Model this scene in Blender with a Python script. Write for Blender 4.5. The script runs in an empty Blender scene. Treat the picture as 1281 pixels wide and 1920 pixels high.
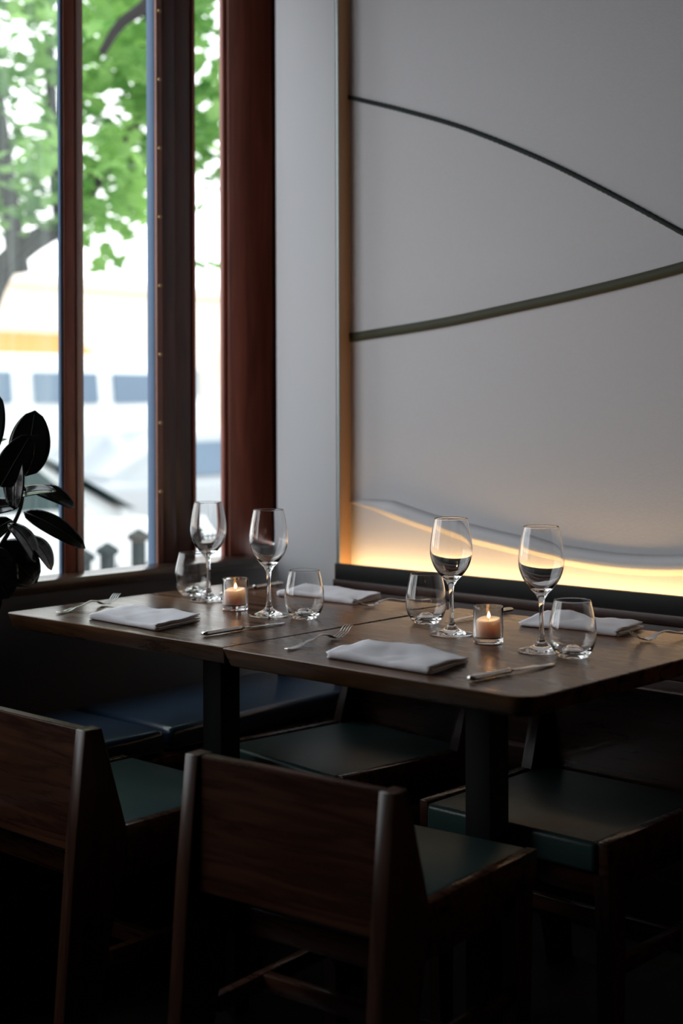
import bpy, bmesh, math, random
from mathutils import Vector, Matrix, noise

random.seed(7)
PI = math.pi
SC = bpy.context.scene
COL = SC.collection

# ------------------------------------------------------------------ camera
cam_d = bpy.data.cameras.new('camera')
cam = bpy.data.objects.new('camera', cam_d)
COL.objects.link(cam)
CAM = Vector((2.857, -2.843, 1.206))
fwd = Vector((-0.676, 0.737, 0)).normalized()
right = Vector((0.737, 0.676, 0)).normalized()
up = Vector((0, 0, 1))
m = Matrix((right, up, -fwd)).transposed().to_4x4()
cam.matrix_world = Matrix.Translation(CAM) @ m @ Matrix.Rotation(-0.0035, 4, 'Z')
cam_d.sensor_fit = 'AUTO'
cam_d.sensor_width = 36
cam_d.lens = 50
cam_d.shift_y = -195 / 1920
cam_d.clip_start = 0.05
cam_d.clip_end = 300
cam_d.dof.use_dof = True
cam_d.dof.focus_distance = 2.88
cam_d.dof.aperture_fstop = 2.3
SC.camera = cam

# ------------------------------------------------------------------ world, exposure, light
w = bpy.data.worlds.new('world')
SC.world = w
w.use_nodes = True
nt = w.node_tree
bg = nt.nodes['Background']
tc = nt.nodes.new('ShaderNodeTexCoord')
sp = nt.nodes.new('ShaderNodeSeparateXYZ')
rp = nt.nodes.new('ShaderNodeValToRGB')
nt.links.new(tc.outputs['Generated'], sp.inputs[0])
nt.links.new(sp.outputs['Z'], rp.inputs[0])
rp.color_ramp.elements[0].position = 0.0
rp.color_ramp.elements[0].color = (0.98, 0.99, 1.0, 1)
rp.color_ramp.elements[1].position = 0.9
rp.color_ramp.elements[1].color = (0.84, 0.93, 1.0, 1)
nt.links.new(rp.outputs[0], bg.inputs['Color'])
bg.inputs['Strength'].default_value = 3.0

SC.view_settings.view_transform = 'Standard'
SC.view_settings.look = 'None'
SC.view_settings.gamma = 1
SC.view_settings.use_curve_mapping = False
SC.view_settings.exposure = 0.0
SC.cycles.use_denoising = True
SC.cycles.max_bounces = 14
SC.cycles.transmission_bounces = 12
SC.cycles.transparent_max_bounces = 16
SC.cycles.glossy_bounces = 6
SC.cycles.diffuse_bounces = 5
SC.cycles.sample_clamp_indirect = 6
SC.cycles.caustics_refractive = True
SC.cycles.caustics_reflective = False
SC.cycles.blur_glossy = 0.3

# daylight portal over the window opening (guides sky light, gives none itself)
pl = bpy.data.lights.new('window_portal', 'AREA')
pl.shape = 'RECTANGLE'
pl.size = 2.0
pl.size_y = 2.8
pl.cycles.is_portal = True
po = bpy.data.objects.new('window_portal', pl)
COL.objects.link(po)
po.location = (-0.24, -1.33, 1.78)
po.rotation_euler = (0, -PI / 2, 0)


# ------------------------------------------------------------------ materials
def new_mat(name):
    mt = bpy.data.materials.new(name)
    mt.use_nodes = True
    return mt, mt.node_tree, mt.node_tree.nodes['Principled BSDF']


def mat(name, col, rough=0.5, metal=0.0, bump=0.0, bscale=200, var=0.0, vscale=5, coat=0.0, spec=0.5):
    mt, t, b = new_mat(name)
    b.inputs['Base Color'].default_value = (*col, 1)
    b.inputs['Roughness'].default_value = rough
    b.inputs['Metallic'].default_value = metal
    b.inputs['Coat Weight'].default_value = coat
    b.inputs['Coat Roughness'].default_value = 0.1
    b.inputs['Specular IOR Level'].default_value = spec
    tcn = t.nodes.new('ShaderNodeTexCoord')
    if var > 0:
        nz = t.nodes.new('ShaderNodeTexNoise')
        nz.inputs['Scale'].default_value = vscale
        nz.inputs['Detail'].default_value = 6
        mx = t.nodes.new('ShaderNodeMix')
        mx.data_type = 'RGBA'
        mx.inputs[6].default_value = (*[c * (1 - var) for c in col], 1)
        mx.inputs[7].default_value = (*[min(1, c * (1 + var)) for c in col], 1)
        t.links.new(tcn.outputs['Object'], nz.inputs['Vector'])
        t.links.new(nz.outputs['Fac'], mx.inputs[0])
        t.links.new(mx.outputs[2], b.inputs['Base Color'])
    if bump > 0:
        n2 = t.nodes.new('ShaderNodeTexNoise')
        n2.inputs['Scale'].default_value = bscale
        n2.inputs['Detail'].default_value = 4
        bp = t.nodes.new('ShaderNodeBump')
        bp.inputs['Strength'].default_value = bump
        bp.inputs['Distance'].default_value = 0.002
        t.links.new(tcn.outputs['Object'], n2.inputs['Vector'])
        t.links.new(n2.outputs['Fac'], bp.inputs['Height'])
        t.links.new(bp.outputs[0], b.inputs['Normal'])
    return mt


def wood(name, dark, light, rough=0.35, grain='X', scale=1.0, planks=0.0, coat=0.0, spec=0.5):
    """walnut-like timber: stretched noise grain along one axis, optional plank tone steps across it"""
    mt, t, b = new_mat(name)
    N, L = t.nodes, t.links
    tcn = N.new('ShaderNodeTexCoord')
    mp = N.new('ShaderNodeMapping')
    s = {'X': (1.2, 14, 14), 'Y': (14, 1.2, 14), 'Z': (14, 14, 1.2)}[grain]
    mp.inputs['Scale'].default_value = [v * scale for v in s]
    L.new(tcn.outputs['Object'], mp.inputs['Vector'])
    n1 = N.new('ShaderNodeTexNoise')
    n1.inputs['Scale'].default_value = 3
    n1.inputs['Detail'].default_value = 9
    n1.inputs['Roughness'].default_value = 0.6
    n1.inputs['Distortion'].default_value = 0.8
    L.new(mp.outputs[0], n1.inputs['Vector'])
    cr = N.new('ShaderNodeValToRGB')
    cr.color_ramp.elements[0].position = 0.32
    cr.color_ramp.elements[0].color = (*dark, 1)
    cr.color_ramp.elements[1].position = 0.7
    cr.color_ramp.elements[1].color = (*light, 1)
    L.new(n1.outputs['Fac'], cr.inputs[0])
    out = cr.outputs[0]
    if planks > 0:
        sx = N.new('ShaderNodeSeparateXYZ')
        L.new(tcn.outputs['Object'], sx.inputs[0])
        ax = {'X': 'Y', 'Y': 'X', 'Z': 'X'}[grain]
        dv = N.new('ShaderNodeMath'); dv.operation = 'DIVIDE'
        dv.inputs[1].default_value = planks
        L.new(sx.outputs[ax], dv.inputs[0])
        fl = N.new('ShaderNodeMath'); fl.operation = 'FLOOR'
        L.new(dv.outputs[0], fl.inputs[0])
        wn = N.new('ShaderNodeTexWhiteNoise'); wn.noise_dimensions = '1D'
        L.new(fl.outputs[0], wn.inputs['W'])
        mr = N.new('ShaderNodeMapRange')
        mr.inputs['To Min'].default_value = 0.62
        mr.inputs['To Max'].default_value = 1.45
        L.new(wn.outputs['Value'], mr.inputs['Value'])
        fr = N.new('ShaderNodeMath'); fr.operation = 'FRACT'
        L.new(dv.outputs[0], fr.inputs[0])
        gp = N.new('ShaderNodeMath'); gp.operation = 'COMPARE'
        gp.inputs[1].default_value = 0.5
        gp.inputs[2].default_value = 0.49
        L.new(fr.outputs[0], gp.inputs[0])
        g2 = N.new('ShaderNodeMapRange')
        g2.inputs['To Min'].default_value = 0.35
        L.new(gp.outputs[0], g2.inputs['Value'])
        mu = N.new('ShaderNodeMath'); mu.operation = 'MULTIPLY'
        L.new(mr.outputs[0], mu.inputs[0]); L.new(g2.outputs[0], mu.inputs[1])
        vm = N.new('ShaderNodeVectorMath'); vm.operation = 'SCALE'
        L.new(out, vm.inputs[0]); L.new(mu.outputs[0], vm.inputs['Scale'])
        out = vm.outputs[0]
    L.new(out, b.inputs['Base Color'])
    rr = N.new('ShaderNodeMapRange')
    rr.inputs['To Min'].default_value = rough * 0.75
    rr.inputs['To Max'].default_value = rough * 1.35
    L.new(n1.outputs['Fac'], rr.inputs['Value'])
    L.new(rr.outputs[0], b.inputs['Roughness'])
    b.inputs['Coat Weight'].default_value = coat
    b.inputs['Specular IOR Level'].default_value = spec
    bp = N.new('ShaderNodeBump')
    bp.inputs['Strength'].default_value = 0.18
    bp.inputs['Distance'].default_value = 0.001
    L.new(n1.outputs['Fac'], bp.inputs['Height'])
    L.new(bp.outputs[0], b.inputs['Normal'])
    return mt


def pane_mat(name, haze=0.0, tint=(1, 1, 1)):
    mt = bpy.data.materials.new(name)
    mt.use_nodes = True
    t = mt.node_tree
    t.nodes.clear()
    o = t.nodes.new('ShaderNodeOutputMaterial')
    tr = t.nodes.new('ShaderNodeBsdfTransparent')
    tr.inputs[0].default_value = (*tint, 1)
    gl = t.nodes.new('ShaderNodeBsdfGlossy')
    gl.inputs['Roughness'].default_value = 0.01
    fr = t.nodes.new('ShaderNodeFresnel')
    fr.inputs[0].default_value = 1.45
    mx = t.nodes.new('ShaderNodeMixShader')
    # the thin pane mirrors once, at the face the light meets first
    ge = t.nodes.new('ShaderNodeNewGeometry')
    inv = t.nodes.new('ShaderNodeMath')
    inv.operation = 'SUBTRACT'
    inv.inputs[0].default_value = 1.0
    ml = t.nodes.new('ShaderNodeMath')
    ml.operation = 'MULTIPLY'
    t.links.new(ge.outputs['Backfacing'], inv.inputs[1])
    t.links.new(inv.outputs[0], ml.inputs[0])
    t.links.new(fr.outputs[0], ml.inputs[1])
    t.links.new(ml.outputs[0], mx.inputs[0])
    t.links.new(tr.outputs[0], mx.inputs[1])
    t.links.new(gl.outputs[0], mx.inputs[2])
    last = mx.outputs[0]
    if haze > 0:
        # translucent streaks put in for the soft haze of reflections on the pane
        tl = t.nodes.new('ShaderNodeBsdfTranslucent')
        tl.inputs[0].default_value = (0.85, 0.92, 0.88, 1)
        tcn = t.nodes.new('ShaderNodeTexCoord')
        mp = t.nodes.new('ShaderNodeMapping')
        mp.inputs['Scale'].default_value = (1, 14, 0.7)
        nz = t.nodes.new('ShaderNodeTexNoise')
        nz.inputs['Scale'].default_value = 2.2
        mr = t.nodes.new('ShaderNodeMapRange')
        mr.inputs['From Min'].default_value = 0.35
        mr.inputs['From Max'].default_value = 0.7
        mr.inputs['To Min'].default_value = haze * 0.4
        mr.inputs['To Max'].default_value = haze * 1.6
        m2 = t.nodes.new('ShaderNodeMixShader')
        t.links.new(tcn.outputs['Object'], mp.inputs[0])
        t.links.new(mp.outputs[0], nz.inputs['Vector'])
        t.links.new(nz.outputs['Fac'], mr.inputs['Value'])
        t.links.new(mr.outputs[0], m2.inputs[0])
        t.links.new(last, m2.inputs[1])
        t.links.new(tl.outputs[0], m2.inputs[2])
        last = m2.outputs[0]
    t.links.new(last, o.inputs[0])
    return mt


def glass_mat(name, ior=1.5):
    mt, t, b = new_mat(name)
    b.inputs['Base Color'].default_value = (1, 1, 1, 1)
    b.inputs['Roughness'].default_value = 0.0
    b.inputs['Transmission Weight'].default_value = 1
    b.inputs['IOR'].default_value = ior
    return mt


def emit_mat(name, col, st):
    mt, t, b = new_mat(name)
    b.inputs['Base Color'].default_value = (0, 0, 0, 1)
    b.inputs['Emission Color'].default_value = (*col, 1)
    b.inputs['Emission Strength'].default_value = st
    return mt


def leaf_mat(name, a, bcol, trans=0.45, rough=0.45):
    mt = bpy.data.materials.new(name)
    mt.use_nodes = True
    t = mt.node_tree
    t.nodes.clear()
    o = t.nodes.new('ShaderNodeOutputMaterial')
    tcn = t.nodes.new('ShaderNodeTexCoord')
    nz = t.nodes.new('ShaderNodeTexNoise')
    nz.inputs['Scale'].default_value = 2.3
    cr = t.nodes.new('ShaderNodeValToRGB')
    cr.color_ramp.elements[0].position = 0.35
    cr.color_ramp.elements[0].color = (*a, 1)
    cr.color_ramp.elements[1].position = 0.65
    cr.color_ramp.elements[1].color = (*bcol, 1)
    t.links.new(tcn.outputs['Object'], nz.inputs['Vector'])
    t.links.new(nz.outputs['Fac'], cr.inputs[0])
    df = t.nodes.new('ShaderNodeBsdfPrincipled')
    df.inputs['Roughness'].default_value = rough
    tl = t.nodes.new('ShaderNodeBsdfTranslucent')
    t.links.new(cr.outputs[0], df.inputs['Base Color'])
    t.links.new(cr.outputs[0], tl.inputs[0])
    mx = t.nodes.new('ShaderNodeMixShader')
    mx.inputs[0].default_value = trans
    t.links.new(df.outputs[0], mx.inputs[1])
    t.links.new(tl.outputs[0], mx.inputs[2])
    t.links.new(mx.outputs[0], o.inputs[0])
    return mt


M = {}
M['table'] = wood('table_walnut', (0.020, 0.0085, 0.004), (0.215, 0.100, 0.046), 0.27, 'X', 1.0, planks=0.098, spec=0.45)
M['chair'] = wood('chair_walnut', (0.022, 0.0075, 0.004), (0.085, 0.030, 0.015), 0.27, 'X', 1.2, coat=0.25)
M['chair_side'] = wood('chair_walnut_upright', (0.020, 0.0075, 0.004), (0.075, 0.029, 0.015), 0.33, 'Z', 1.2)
M['mahogany'] = wood('mahogany_frame', (0.24, 0.060, 0.036), (0.42, 0.12, 0.075), 0.30, 'Z', 0.8)
M['mahogany_highlight'] = wood('highlight_bead', (0.62, 0.43, 0.38), (0.76, 0.60, 0.55), 0.2, 'Z', 0.8)  # pale colour stands in for the daylight caught by the mullion edge
M['bead_red'] = wood('red_bead', (0.20, 0.07, 0.045), (0.34, 0.13, 0.085), 0.3, 'Z', 0.8)
M['dark_stile'] = wood('dark_stile', (0.042, 0.014, 0.010), (0.11, 0.034, 0.022), 0.33, 'Z', 0.8)
M['ledge'] = wood('ledge_wood', (0.028, 0.013, 0.008), (0.060, 0.030, 0.019), 0.24, 'Y', 1.0)
M['wainscot'] = wood('wainscot_wood', (0.014, 0.0055, 0.0035), (0.060, 0.022, 0.012), 0.40, 'X', 0.8)
M['wainscot_y'] = wood('bench_back_wood', (0.008, 0.004, 0.003), (0.022, 0.010, 0.007), 0.6, 'Y', 0.8)
M['blackrail'] = mat('black_rail', (0.004, 0.004, 0.0035), 0.6, spec=0.25)
M['panel'] = mat('linen_wall_panel', (0.68, 0.67, 0.69), 0.9, bump=0.35, bscale=260, var=0.03, vscale=120)
M['pillar'] = mat('painted_pillar', (0.80, 0.81, 0.84), 0.5, bump=0.08, bscale=150)
M['tan'] = mat('tan_return', (0.50, 0.30, 0.17), 0.6)
M['alu'] = mat('brushed_edge_trim', (0.35, 0.38, 0.38), 0.35, 0.7)
M['blue_frame'] = mat('grey_blue_frame_paint', (0.16, 0.23, 0.34), 0.9, spec=0.05)
M['cord'] = mat('black_green_cord', (0.010, 0.018, 0.017), 0.8, bump=1.0, bscale=90)
M['olive'] = mat('olive_band', (0.050, 0.052, 0.026), 0.7)
M['plaster'] = mat('dark_plaster', (0.045, 0.035, 0.03), 0.85)
M['ceiling'] = mat('ceiling_paint', (0.10, 0.09, 0.085), 0.9)
M['floor'] = wood('dark_floor', (0.012, 0.008, 0.006), (0.030, 0.018, 0.012), 0.5, 'Y', 0.6, planks=0.12)
M['vinyl_navy'] = mat('navy_vinyl', (0.022, 0.048, 0.090), 0.28, bump=0.25, bscale=25, coat=0.3)
M['vinyl_green'] = mat('green_vinyl', (0.036, 0.072, 0.070), 0.32, bump=0.3, bscale=300)
M['steel_black'] = mat('black_steel', (0.003, 0.0035, 0.004), 0.6, spec=0.2)
M['silver'] = mat('polished_steel', (0.62, 0.61, 0.60), 0.16, 1.0)
M['linen'] = mat('white_linen', (0.80, 0.79, 0.83), 0.95, bump=0.4, bscale=500)
M['glass'] = glass_mat('clear_glass')
M['pane'] = pane_mat('window_glass')
M['pane_hazy'] = pane_mat('hazy_window_glass', haze=0.045)
M['wax'] = mat('candle_wax', (0.94, 0.66, 0.58), 0.5)
M['wax'].node_tree.nodes['Principled BSDF'].inputs['Subsurface Weight'].default_value = 1.0
M['wax'].node_tree.nodes['Principled BSDF'].inputs['Subsurface Radius'].default_value = (1.0, 0.6, 0.4)
M['wax'].node_tree.nodes['Principled BSDF'].inputs['Subsurface Scale'].default_value = 0.04
M['flame'] = emit_mat('flame', (1.0, 0.46, 0.17), 900)
M['wick'] = mat('wick', (0.01, 0.008, 0.006), 0.9)
M['led'] = emit_mat('warm_led_strip', (1.0, 0.60, 0.23), 18)
M['led2'] = emit_mat('lamp_bulb', (1.0, 0.62, 0.33), 45)
M['brass'] = mat('brass', (0.6, 0.42, 0.2), 0.3, 1.0)
M['rubber_leaf'] = mat('rubber_plant_leaf', (0.006, 0.010, 0.007), 0.18, coat=0.4)
M['rubber_under'] = mat('rubber_plant_rib', (0.05, 0.06, 0.03), 0.4)
M['stem'] = mat('plant_stem', (0.03, 0.022, 0.014), 0.6)
M['pot'] = mat('dark_pot', (0.012, 0.012, 0.013), 0.6)
M['soil'] = mat('soil', (0.02, 0.014, 0.01), 0.95)
# outside
M['asphalt'] = mat('asphalt', (0.42, 0.42, 0.43), 0.9, var=0.15, vscale=8)
M['sidewalk'] = mat('sidewalk', (0.55, 0.55, 0.54), 0.9, var=0.08, vscale=5)
M['car_white'] = mat('white_car_paint', (0.72, 0.74, 0.75), 0.3, coat=0.5)
M['car_silver'] = mat('silver_car_paint', (0.40, 0.42, 0.44), 0.35, 0.0, coat=0.5)
M['car_glass'] = mat('car_window_glass', (0.13, 0.19, 0.26), 0.3, spec=0.35)
M['car_glass_teal'] = mat('teal_car_glass', (0.004, 0.028, 0.030), 0.3, spec=0.05)
M['tyre'] = mat('tyre_rubber', (0.02, 0.02, 0.022), 0.8)
M['hub'] = mat('wheel_hub', (0.45, 0.46, 0.48), 0.35, 0.8)
M['iron'] = mat('dark_iron', (0.012, 0.022, 0.024), 0.6)
M['bark'] = mat('tree_bark', (0.020, 0.018, 0.018), 0.9, bump=0.8, bscale=30)
M['leafA'] = leaf_mat('maple_leaves', (0.09, 0.26, 0.05), (0.42, 0.68, 0.22), 0.55)
M['leafB'] = leaf_mat('pale_maple_leaves', (0.13, 0.27, 0.12), (0.38, 0.55, 0.28), 0.5)
M['cream'] = mat('cream_render', (0.80, 0.71, 0.58), 0.9, var=0.06, vscale=1)
M['orange'] = mat('orange_awning', (0.75, 0.28, 0.06), 0.8)
M['bld_glass'] = mat('shopfront_glass', (0.30, 0.34, 0.36), 0.2)
M['amber'] = mat('amber_signal_glass', (0.95, 0.55, 0.05), 0.3)


# ------------------------------------------------------------------ mesh helpers
def link(name, bm, mt, parent=None, smooth=False, loc=None, rot=None):
    me = bpy.data.meshes.new(name)
    bmesh.ops.recalc_face_normals(bm, faces=bm.faces)
    bm.to_mesh(me)
    bm.free()
    if smooth:
        for p in me.polygons:
            p.use_smooth = True
        if smooth != 'all':
            me.set_sharp_from_angle(angle=math.radians(38))
    for k in (mt if isinstance(mt, (list, tuple)) else [mt]):
        me.materials.append(k)
    o = bpy.data.objects.new(name, me)
    COL.objects.link(o)
    if parent:
        o.parent = parent
    if loc is not None:
        o.location = loc
    if rot is not None:
        o.rotation_euler = rot
    return o


def box_into(bm, x0, x1, y0, y1, z0, z1, bev=0.0, seg=2):
    vs = [bm.verts.new((x, y, z)) for x in (x0, x1) for y in (y0, y1) for z in (z0, z1)]
    idx = [(0, 1, 3, 2), (4, 6, 7, 5), (0, 4, 5, 1), (2, 3, 7, 6), (0, 2, 6, 4), (1, 5, 7, 3)]
    fs = [bm.faces.new([vs[i] for i in f]) for f in idx]
    if bev > 0:
        es = list({e for f in fs for e in f.edges})
        bmesh.ops.bevel(bm, geom=es, offset=bev, segments=seg, profile=0.5, affect='EDGES')
    return bm


def boxo(name, b, mt, parent=None, bev=0.002, seg=2):
    bm = bmesh.new()
    box_into(bm, *b, bev=bev, seg=seg)
    return link(name, bm, mt, parent, smooth=bev > 0)


def empty(name, loc, label, cat, group=None, rz=0.0):
    o = bpy.data.objects.new(name, None)
    o.empty_display_size = 0.05
    COL.objects.link(o)
    o.location = loc
    o.rotation_euler = (0, 0, rz)
    o['label'] = label
    o['category'] = cat
    if group:
        o['group'] = group
    return o


def tag(o, label, cat, group=None, kind=None):
    o['label'] = label
    o['category'] = cat
    if group:
        o['group'] = group
    if kind:
        o['kind'] = kind
    return o


def struct(o, label=None):
    o['kind'] = 'structure'
    if label:
        o['label'] = label
        o['category'] = o.name.split('_')[0]
    return o


def copy_tree(o, parent=None):
    c = o.copy()
    COL.objects.link(c)
    c.parent = parent
    for ch in list(o.children):
        copy_tree(ch, c)
    return c


def lathe(prof, seg=64, closed=False):
    """prof: list of (r, z); ends with r=0 are capped to a single vertex"""
    bm = bmesh.new()
    rings = []
    for r, z in prof:
        if r < 1e-6:
            rings.append([bm.verts.new((0, 0, z))])
        else:
            rings.append([bm.verts.new((r * math.cos(2 * PI * k / seg), r * math.sin(2 * PI * k / seg), z)) for k in range(seg)])
    pairs = list(zip(rings, rings[1:]))
    if closed:
        pairs.append((rings[-1], rings[0]))
    for a, b in pairs:
        for k in range(seg):
            j = (k + 1) % seg
            if len(a) == 1 and len(b) == 1:
                continue
            if len(a) == 1:
                bm.faces.new((a[0], b[j], b[k]))
            elif len(b) == 1:
                bm.faces.new((a[k], a[j], b[0]))
            else:
                bm.faces.new((a[k], a[j], b[j], b[k]))
    return bm


def smooth_prof(pts, n=6):
    """Catmull-Rom resample of an (r,z) polyline"""
    out = []
    P = [pts[0]] + list(pts) + [pts[-1]]
    for i in range(1, len(P) - 2):
        for k in range(n):
            t = k / n
            q = []
            for c in (0, 1):
                a, b, d, e = P[i - 1][c], P[i][c], P[i + 1][c], P[i + 2][c]
                q.append(0.5 * (2 * b + (d - a) * t + (2 * a - 5 * b + 4 * d - e) * t * t + (3 * b - a - 3 * d + e) * t ** 3))
            out.append((max(0, q[0]), q[1]))
    out.append(tuple(pts[-1]))
    return out


def tube_into(bm, pts, rads, seg=10, cap=True):
    pts = [Vector(p) for p in pts]
    if not isinstance(rads, (list, tuple)):
        rads = [rads] * len(pts)
    rings = []
    n = Vector((0, 0, 1))
    for i, p in enumerate(pts):
        d = (pts[min(i + 1, len(pts) - 1)] - pts[max(i - 1, 0)]).normalized()
        a = n - d * n.dot(d)
        if a.length < 1e-3:
            a = Vector((1, 0, 0)) - d * d.x
        a.normalize()
        n = a
        b = d.cross(a)
        rings.append([bm.verts.new(p + (a * math.cos(2 * PI * k / seg) + b * math.sin(2 * PI * k / seg)) * rads[i]) for k in range(seg)])
    for r0, r1 in zip(rings, rings[1:]):
        for k in range(seg):
            bm.faces.new((r0[k], r0[(k + 1) % seg], r1[(k + 1) % seg], r1[k]))
    if cap:
        bm.faces.new(rings[0][::-1])
        bm.faces.new(rings[-1])
    return bm


def loft_into(bm, rings, cap=True):
    vr = [[bm.verts.new(p) for p in r] for r in rings]
    for a, b in zip(vr, vr[1:]):
        n = len(a)
        for k in range(n):
            bm.faces.new((a[k], a[(k + 1) % n], b[(k + 1) % n], b[k]))
    if cap:
        bm.faces.new(vr[0][::-1])
        bm.faces.new(vr[-1])
    return bm


def prism_into(bm, poly, axis, a, b):
    """extrude a 2D polygon between a and b along axis ('X': poly in YZ, 'Y': poly in XZ, 'Z': poly in XY)"""
    def P(u, v, t):
        return {'X': (t, u, v), 'Y': (u, t, v), 'Z': (u, v, t)}[axis]
    return loft_into(bm, [[P(u, v, a) for u, v in poly], [P(u, v, b) for u, v in poly]])


# ------------------------------------------------------------------ room shell
ZL = 0.786          # height of the window ledge and of the rail under the wall panel
struct(boxo('floor', (-0.30, 5.2, -5.2, 0.30, -0.10, 0.0), M['floor'], bev=0))
struct(boxo('ceiling', (-0.30, 5.2, -5.2, 0.30, 2.95, 3.05), M['ceiling'], bev=0))
struct(boxo('wall_right', (5.1, 5.2, -5.1, 0.12, 0.0, 2.95), M['plaster'], bev=0))
struct(boxo('wall_back', (-0.22, 5.1, -5.2, -5.1, 0.0, 2.95), M['plaster'], bev=0))
# panelled wall behind the tables
wp = struct(boxo('wall_front', (0.241, 5.1, 0.045, 0.12, 0.0, 2.95), M['panel'], bev=0),
            'pale linen wall with curved lines behind the tables')
# pillar in the corner, with the thin metal edge trim
struct(boxo('wall_corner', (0.0, 0.2300, 0.0, 0.12, 0.0, 2.95), M['pillar'], bev=0.001), 'pale grey pillar in the corner between window and linen wall')
struct(boxo('trim_20', (0.2305, 0.2405, 0.0035, 0.045, 0.0, 2.95), M['tan'], bev=0), 'tan return strip between pillar and linen wall')
struct(boxo('trim_1', (0.2328, 0.2405, -0.001, 0.003, 0.0, 2.95), M['alu'], bev=0.0006), 'thin metal edge strip on the corner pillar')
# wall pieces under and over the windows
struct(boxo('wall_left', (-0.135, -0.055, -5.1, 0.12, 0.0, ZL - 0.031), M['plaster'], bev=0))
struct(boxo('wall_over_window', (-0.22, -0.10, -5.1, 0.12, 2.75, 2.95), M['plaster'], bev=0)).name = 'wall_upper'

# rail with the light slot behind it
struct(boxo('trim_2', (0.242, 5.09, -0.022, -0.006, ZL - 0.042, ZL), M['blackrail'], bev=0.001), 'black rail under the glowing linen wall')
bm = bmesh.new()
box_into(bm, 0.242, 5.09, -0.030, 0.043, 0.72, ZL - 0.042, bev=0.002)
box_into(bm, 0.242, 5.09, -0.024, 0.043, 0.60, 0.7185, bev=0.002)
box_into(bm, 0.242, 5.09, -0.024, 0.043, 0.40, 0.5985, bev=0.002)
box_into(bm, 0.242, 5.09, -0.060, 0.043, 0.34, 0.3985, bev=0.003)
box_into(bm, 0.242, 5.09, -0.030, 0.043, 0.001, 0.3385, bev=0.002)
struct(link('trim_3', bm, M['wainscot'], smooth=True), 'dark brown plank wainscot below the black rail')
struct(boxo('trim_4', (0.25, 4.9, -0.0055, 0.012, ZL - 0.040, ZL - 0.026), M['led'], bev=0), 'warm light strip hidden behind the black rail')


def ribbon(name, pts, mt, label, secf):
    """strip following pts (x,z) on the linen wall; secf(i) gives its cross-section [(out, dz)...]"""
    pts = [Vector((p[0], p[1])) for p in pts]
    rings = []
    for i, p in enumerate(pts):
        d = (pts[min(i + 1, len(pts) - 1)] - pts[max(i - 1, 0)]).normalized()
        nrm = Vector((-d.y, d.x))
        rings.append([(p.x + nrm.x * v, 0.0452 - o_, p.y + nrm.y * v) for o_, v in secf(i / (len(pts) - 1))])
    bm = bmesh.new()
    loft_into(bm, rings)
    return struct(link(name, bm, mt, smooth='all'), label)


def curve_pts(ctrl, n=10):
    return smooth_prof(ctrl, n)


l1 = curve_pts([(0.2415, 2.057), (0.4417, 1.991), (0.6365, 1.919), (0.8497, 1.8225), (1.0319, 1.727), (1.257, 1.598), (1.6, 1.39), (2.1, 1.05)], 30)


def rope_sec(t):
    return [(0.0035 + 0.0035 * math.cos(a) + 0.0008 * math.sin(t * 900 + 2 * a), (0.0060 + 0.0006 * math.sin(t * 700)) * math.sin(a)) for a in [2 * PI * k / 8 for k in range(8)]]


ribbon('trim_5', l1, M['cord'], 'thin dark cord line curving down across the linen wall', rope_sec)
l2 = curve_pts([(0.2415, 1.3985), (0.5473, 1.4237), (0.7842, 1.452), (1.0013, 1.4805), (1.2567, 1.521), (1.8, 1.62), (2.6, 1.80)], 8)
ribbon('trim_6', l2, M['olive'], 'dark olive band rising to the right across the linen wall',
       lambda t: [(0.0, -0.0125), (0.004, -0.0125), (0.004, 0.0125), (0.0, 0.0125)])
l3 = curve_pts([(0.2415, 0.9475), (0.34, 0.932), (0.4313, 0.911), (0.5361, 0.889), (0.6861, 0.866), (0.8439, 0.845), (0.9567, 0.833), (1.0992, 0.826), (1.254, 0.833), (1.6, 0.87), (2.2, 0.96)], 8)


def ridge_sec(t):
    k = min(1.0, 0.15 + t * 5.5)
    return [(0.0, -0.010 * k), (0.004 * k, -0.006 * k), (0.016 * k, 0.004 * k), (0.018 * k, 0.008 * k), (0.014 * k, 0.020 * k), (0.0, 0.040 * k), (-0.003, 0.02 * k)]


ribbon('trim_7', l3, M['panel'], 'soft wavy ridge low on the linen wall above the glow', ridge_sec)

# ledge and bench back along the window
struct(boxo('trim_8', (-0.129, -0.028, -5.1, -0.002, ZL - 0.030, ZL), M['ledge'], bev=0.002), 'brown wooden window ledge')
bm = bmesh.new()
box_into(bm, -0.054, -0.031, -5.1, -0.002, 0.001, ZL - 0.0305, bev=0.001)
struct(link('trim_9', bm, M['wainscot_y'], smooth=True), 'dark wooden boarding below the window ledge')

# ------------------------------------------------------------------ window wall
XF = -0.13   # inner face of the frames
ZT = 2.75


def post(name, pieces, label, screws=None):
    """upright made of several stiles: (x0,x1,y0,y1,material)"""
    root = None
    for i, (x0, x1, y0, y1, mt) in enumerate(pieces):
        bm = bmesh.new()
        box_into(bm, x0, x1, y0, y1, ZL - 0.03, ZT, bev=0.002)
        nm = name if i == 0 else ('bead' if mt in (M['mahogany_highlight'], M['bead_red']) else 'metal_facing' if mt is M['blue_frame'] else 'stile')
        o = link(nm, bm, mt, root, smooth=True)
        if i == 0:
            root = o
            struct(o, label)
    if screws:
        for zz in screws:
            bm = bmesh.new()
            bmesh.ops.create_uvsphere(bm, u_segments=10, v_segments=6, radius=0.0055)
            link('screw', bm, M['brass'], root, smooth='all', loc=(XF + 0.0065, -0.3225, zz))
    return root


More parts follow.
